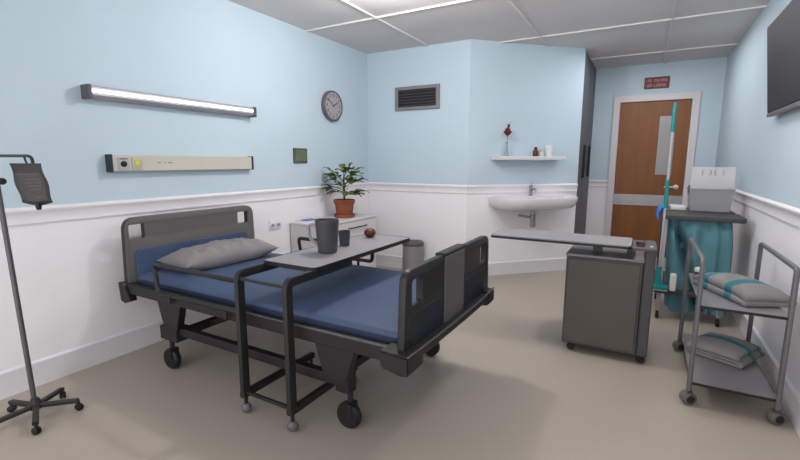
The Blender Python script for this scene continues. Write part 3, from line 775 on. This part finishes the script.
def towel(name, cx, cy, z, L, Wd, hgt, rot, stripes, nlay=3, seed=1, puff=.02):
    """folded towel: nlay layers folded back and forth across Wd, length L; UV.x runs along the cloth's length L, UV.y across"""
    bm = bmesh.new(); uvl = bm.loops.layers.uv.new('UVMap'); th = hgt/nlay
    # centre line of the fold in the (w, z) plane
    cl_ = []
    for k in range(nlay):
        zz = th*(k+.5); xs = [-Wd/2+th/2+(Wd-th)*i/10 for i in range(11)]
        if k % 2: xs = xs[::-1]
        for x in xs: cl_.append((x,zz))
        if k < nlay-1:
            xe = xs[-1]; sg = 1 if xe > 0 else -1
            for a in (45,90,135): cl_.append((xe+sg*math.sin(math.radians(a))*th*.5, zz+th/2-math.cos(math.radians(a))*th/2))
    n = len(cl_); NL = 22; hth = th*.485
    def section(off):
        out = []
        for i,(x,zv) in enumerate(cl_):
            a = V(cl_[max(0,i-1)]); c = V(cl_[min(n-1,i+1)]); t = (c-a).normalized(); out.append((x-t.y*off, zv+t.x*off))
        return out
    A = section(hth); B = section(-hth); loop = A+B[::-1]; m = len(loop)
    us = [i/(n-1) for i in range(n)]+[i/(n-1) for i in range(n)][::-1]
    R = Matrix.Rotation(rot,3,'Z'); rows = []
    for k in range(NL+1):
        t = -1+2*k/NL; edge = 1-.5*abs(t)**8
        row = []
        for (w,zv) in loop:
            dome = 1+puff/hgt*(1-t*t)*(1-(2*w/Wd)**2)
            ww = w*(1+.02*noise.noise(V((t*2,zv*9,seed)))); 
            p = R @ V((ww, t*L/2*(1+.012*noise.noise(V((w*8,zv*30,seed+3)))), 0))
            zz = .002+zv*dome*(1-.30*abs(t)**6)*(1-.12*abs(2*w/Wd)**4)+.004*noise.noise(V((w*9,t*4,seed+7)))*zv/hgt
            row.append(bm.verts.new((cx+p.x,cy+p.y,z+max(.0005,zz))))
        rows.append(row)
    for k in range(NL):
        for j in range(m):
            f = bm.faces.new([rows[k][j],rows[k][(j+1)%m],rows[k+1][(j+1)%m],rows[k+1][j]])
            for lp_,(kk,jj) in zip(f.loops,((k,j),(k,(j+1)%m),(k+1,(j+1)%m),(k+1,j))): lp_[uvl].uv = (kk/NL, us[jj])
    for row in (rows[0],rows[-1]):
        for j in range(n-1):
            f = bm.faces.new([row[j],row[j+1],row[m-2-j],row[m-1-j]])
            kk = 0 if row is rows[0] else 1
            for lp_ in f.loops: lp_[uvl].uv = (kk,.5)
    bmesh.ops.recalc_face_normals(bm, faces=bm.faces[:])
    org = V((cx,cy,z)); bm.transform(Matrix.Translation(-org))
    me = bpy.data.meshes.new(name); bm.to_mesh(me); bm.free(); me.materials.append(stripes)
    me.polygons.foreach_set('use_smooth',[True]*len(me.polygons))
    o = bpy.data.objects.new(name,me); COL.objects.link(o); o.location = org; return o
tw1 = stripe_mat('striped_towelling_upper',[.30,.74],[.12,.12],0)
tw2 = stripe_mat('striped_towelling_lower',[.45,.86],[.15,.10],0)
o = towel('folded_towel',3.412,3.155,.5465,.43,.25,.075,.45,tw1,2,1,.03)
tag(o,'grey towel with teal stripes folded on the upper trolley shelf','towel','striped folded towels on the trolley')
o = towel('folded_towel',3.418,3.335,.1295,.30,.28,.075,-.5,tw2,3,5,.025)
tag(o,'grey towel with teal stripes folded on the lower trolley shelf','towel','striped folded towels on the trolley')
ja = thing('small_jar',(3.272,3.50,.5455),'small white jar with a dark band on the upper trolley shelf corner','jar')
MB().lathe([(0,0),(.025,0),(.027,.003),(.027,.012),(0,.012)],(3.272,3.50,.5455),18).build('jar_base','jarwhite',ja,smooth=40)
MB().lathe([(0,.012),(.0275,.012),(.0275,.036),(0,.036)],(3.272,3.50,.5455),18).build('jar_band','cabframe',ja,smooth=40)
MB().lathe([(0,.036),(.027,.036),(.029,.039),(.029,.056),(.026,.060),(0,.060)],(3.272,3.50,.5455),18).build('lid','jarwhite',ja,smooth=40)

# ------------------------------------------------------------------ housekeeping cart
ct = thing('laundry_cart',(3.32,4.5,0),'grey housekeeping cart with a hanging teal laundry bag by the right wall','cart')
CX0,CX1,CY0,CY1 = 3.075,3.60,4.21,4.90
Mc = Matrix.Translation(((CX0+CX1)/2,(CY0+.36+CY0)/2,.838))
MB().plate([(a,c) for a,c in rrect(CX1-CX0,.36,.03)],[[(a,c) for a,c in rrect(CX1-CX0-.07,.29,.025)]],.036,Mc,.006).build('bag_rim','cartgrey',ct)
MB().box((CX0+.03,CY0+.03,.848),(CX1-.03,CY0+.335,.853),.001).build('rim_shade_sheet','tvblack',ct)  # added dark sheet, stands for the shade inside the open rim
b = MB(); b.box((CX0+.01,CY0+.36,.822),(CX1-.02,CY1,.862),.006); b.build('tray','cartgrey',ct)
b = MB(); b.box((CX0-.02,CY0-.02,.225),(CX1-.05,CY1-.02,.262),.008); b.build('base_plate','cartgrey',ct)
for x,y in ((CX0+.02,CY1-.06),(CX1-.06,CY1-.06)):
    MB().box((x-.016,y-.016,.26),(x+.016,y+.016,.824),.004).build('upright','cartgrey',ct)
MB().box((CX0+.012,CY0+.06,.26),(CX0+.034,CY0+.10,.822),.003).build('upright','pole',ct)
for x,y in ((CX0+.02,CY0+.05),(CX1-.10,CY0+.05),(CX0+.02,CY1-.08),(CX1-.10,CY1-.08)):
    b = MB(); b.bar([(x,y,.235),(x,y-.006,.075)],.03,.022); l_ = b.build('leg','boxgrey',ct)
    b = MB(); b.lathe([(0,-.012),(.024,-.012),(.03,-.008),(.03,.008),(.024,.012),(0,.012)],(x,y-.006,.0305),14,'x'); b.build('caster','black',l_,smooth=40)
# hanging bag with folds
b = MB(); N = 96; rows = []
bx0,bx1,by0,by1 = CX0+.045,CX1-.080,CY0+.04,CY0+.325
for k in range(15):
    t = k/14; z = .843-.763*t
    sh_ = .03*t; row = []
    bulge = 1+.02*math.sin(PI*t); w = (bx1-bx0)*bulge*(1-.05*t); d = (by1-by0)*(1+.10*math.sin(PI*t))
    base_ = rrect(w,d,.05,5)
    # resample evenly
    per = []; L_ = 0
    for i in range(len(base_)):
        p, q = V(base_[i]), V(base_[(i+1) % len(base_)]); per.append((L_,p,q)); L_ += (q-p).length
    for i in range(N):
        s_ = L_*i/N
        for st,p,q in per[::-1]:
            if s_ >= st: u = (s_-st)/max(1e-6,(q-p).length); P = p.lerp(q,u); break
        nr = P.normalized()
        amp = .003+.030*t**.6*(1-.4*t)
        fo = amp*(math.sin(i*2*PI/N*11+2.2*t)+.7*noise.noise(V((i*.21,t*1.5,2))))
        P = P+nr*fo; gr_ = 0
        if P.y < 0:
            gr_ = .20*min(1,t*4)*(1-.5*t)*math.exp(-((P.x-(-.17+.20*t))/.030)**2)+.06*math.exp(-((P.x-(.20-.9*t))/.022)**2)*(t < .35)*(1-t/.35)
        row.append(b.bm.verts.new(((bx0+bx1)/2+P.x*(1-.04*t)+.030*t,(by0+by1)/2+P.y+gr_,z+(.012*math.sin(i*2*PI/N*3) if k == 14 else 0))))
    rows.append(row)
for A_,B_ in zip(rows,rows[1:]):
    for j in range(N): b._f([A_[j],A_[(j+1)%N],B_[(j+1)%N],B_[j]])
b._f(rows[-1])
b.build('laundry_bag','bag',ct,smooth=60)
# white box with raised lid
bx = thing('lidded_box',(3.40,4.72,.863),'grey plastic box with a raised pale lid on top of the cart','box')
x0,x1,y0,y1,z0 = 3.262,3.555,4.60,4.86,.8625
b = MB()
def ringz(g, z, ins=0): return [b.bm.verts.new(p) for p in ((x0+ins-g,y0+ins-g,z),(x1-ins+g,y0+ins-g,z),(x1-ins+g,y1-ins+g,z),(x0+ins-g,y1-ins+g,z))]
rs_ = [ringz(-.012,z0),ringz(.004,z0+.175),ringz(.010,z0+.176),ringz(.010,z0+.186),ringz(-.004,z0+.186),ringz(-.018,z0+.008)]
for A_,B_ in zip(rs_,rs_[1:]):
    for j in range(4): b._f([A_[j],A_[(j+1)%4],B_[(j+1)%4],B_[j]])
b._f(rs_[0]); b._f(rs_[-1]); b.build('box_body','boxgrey',bx)
b = MB(); LM = Matrix.Translation((0,y1+.004,z0+.186)) @ Matrix.Rotation(-.10,4,'X')
b.box((x0+.014,-.012,-.02),(x1+.036,.004,.172),.005,LM); ld = b.build('box_lid','boxlid',bx)
b = MB()
for xc in (x0+.125,x0+.215):
    for sx in (-1,1):
        b.sweep([tuple(LM @ V((xc+sx*.022+sx*.010*math.cos(a),-.014,.125+.022*math.sin(a)))) for a in [(-1+2*i/6)*PI/2 for i in range(7)]],circ(.0035,6))
b.build('lid_grip','boxgrey',ld,smooth=45)
b = MB(); b.tube([(x0-.012,y0-.004,z0+.15),(x0-.012,y0-.004,z0+.215)],.006,8); b.build('latch','cabframe',bx)
o = MB().box((3.135,4.60,.8625),(3.245,4.82,.892),.006).build('white_tray','jarwhite'); tag(o,'flat white cloth pack beside the box on the cart','cloth pack')

# mop standing at the cart's left end
mp = thing('mop',(3.085,4.17,.26),'tall mop with teal grips and pale pole leaning on the cart','mop')
mx,my = 3.078,4.165
b = MB(); b.tube([(mx,my,.33),(mx,my,1.5)],.0095,12); b.build('mop_pole','pole',mp,smooth=45)
b = MB(); b.tube([(mx,my,1.49),(mx,my,1.695),(mx,my,1.705)],.0145,12,scale=[1,1,.6]); b.build('end_grip','teal',mp,smooth=45)
b = MB(); b.tube([(mx,my,.915),(mx,my,1.13)],.0145,12); b.build('middle_grip','teal',mp,smooth=45)
b = MB(); b.tube([(mx,my,.30),(mx,my,.45)],.019,12,scale=[1.2,.9]); b.box((mx-.05,my-.045,.272),(mx+.07,my+.045,.30),.006); b.build('mop_head','teal',mp,smooth=45)
b = MB(); b.box((mx-.045,my-.04,.2625),(mx+.065,my+.04,.274),.004); b.build('mop_pad','jarwhite',mp)
o = MB().box((3.158,4.155,.2625),(3.20,4.215,.40),.01).build('spray_bottle','jarwhite'); tag(o,'white container standing on the cart base behind the mop','container')

# blue glove draped over the cart's corner
gl = MB()
def skin_chain(b, pts, radii):
    b.sweep(pts,circ(1,8),scale=radii,up=(.2,1,.3))
gx,gy,gz = 3.068,4.24,.895
palm = [((gx+.03,gy,gz+.022),.012),((gx+.01,gy,gz+.03),.024),((gx-.012,gy,gz+.018),.031),((gx-.024,gy,gz-.008),.029),((gx-.028,gy,gz-.022),.018)]
b = MB(); b.sweep([V(p) for p,_ in palm],[(math.cos(a)*1.25,math.sin(a)*.75) for a in [2*PI*k/10 for k in range(10)]],scale=[r for _,r in palm],up=(-1,0,.2))
for k,(dy,L) in enumerate(((-.030,.062),(-.010,.078),(.010,.074),(.028,.058))):
    s0 = V((gx-.026,gy+dy,gz-.010)); b.sweep([s0,s0+V((-.006,dy*.2,-L*.45)),s0+V((-.004+.003*k,dy*.3,-L*.8)),s0+V((.002,dy*.3,-L))],circ(1,8),scale=[.0125,.0115,.0095,.005],up=(0,1,0))
s0 = V((gx-.012,gy-.026,gz+.014)); b.sweep([s0,s0+V((-.012,-.016,-.012)),s0+V((-.016,-.02,-.032)),s0+V((-.015,-.02,-.042))],circ(1,8),scale=[.0135,.012,.010,.005],up=(0,1,0))
o = b.build('rubber_glove','glove',smooth=60); tag(o,'blue rubber glove draped over the left corner of the cart','glove')

# ------------------------------------------------------------------ light
def lamp(name, typ, loc, energy, color=(1,1,1), **kw):
    l = bpy.data.lights.new(name, typ); l.energy = energy; l.color = color
    for k,v in kw.items(): setattr(l,k,v)
    o = bpy.data.objects.new(name,l); COL.objects.link(o); o.location = loc; return o
lamp('ceiling_lamp','POINT',(1.34,2.88,2.36),45,(1,.985,.965),shadow_soft_size=.06)
lamp('right_side_lamp','POINT',(2.98,3.08,2.34),28,(1,.985,.965),shadow_soft_size=.12)  # second lamp on the right, inferred from the tray cabinet's shadow
lamp('ceiling_fill','AREA',(1.9,2.0,2.47),4,(1,.985,.97),shape='RECTANGLE',size=2.6,size_y=4.2)  # unseen soft fill, added to raise the room's ambient light
lamp('corridor_fill','AREA',(2.9,5.5,2.47),15,(1,.99,.98),shape='RECTANGLE',size=.8,size_y=1.4)  # unseen fill, added to brighten the far end and right wall
w = bpy.data.worlds.new('World'); scn.world = w; w.use_nodes = True
bg = w.node_tree.nodes['Background']; bg.inputs['Color'].default_value = (.99,.99,1,1); bg.inputs['Strength'].default_value = 2.2

# ------------------------------------------------------------------ camera
f,pi_,ro,ya = 432.,.157,.0012,.515
cam = bpy.data.cameras.new('camera'); co = bpy.data.objects.new('camera',cam); COL.objects.link(co)
cam.sensor_fit = 'HORIZONTAL'; cam.sensor_width = 36; cam.lens = 36*f/800; cam.clip_start = .02
fw = V((-math.sin(ya)*math.cos(pi_),math.cos(ya)*math.cos(pi_),-math.sin(pi_))); r = V((math.cos(ya),math.sin(ya),0)); u = r.cross(fw)
r2 = r*math.cos(ro)+u*math.sin(ro); u2 = u*math.cos(ro)-r*math.sin(ro)
mt = Matrix.Identity(4)
for i in range(3): mt[i][0] = r2[i]; mt[i][1] = u2[i]; mt[i][2] = -fw[i]
mt.translation = V((2.932,.255,1.266)); co.matrix_world = mt
scn.camera = co
vs_ = scn.view_settings; vs_.view_transform = 'Standard'; vs_.look = 'None'; vs_.exposure = 0; vs_.gamma = 1; vs_.use_curve_mapping = False
for o in bpy.data.objects:
    if '_o' in o: del o['_o']
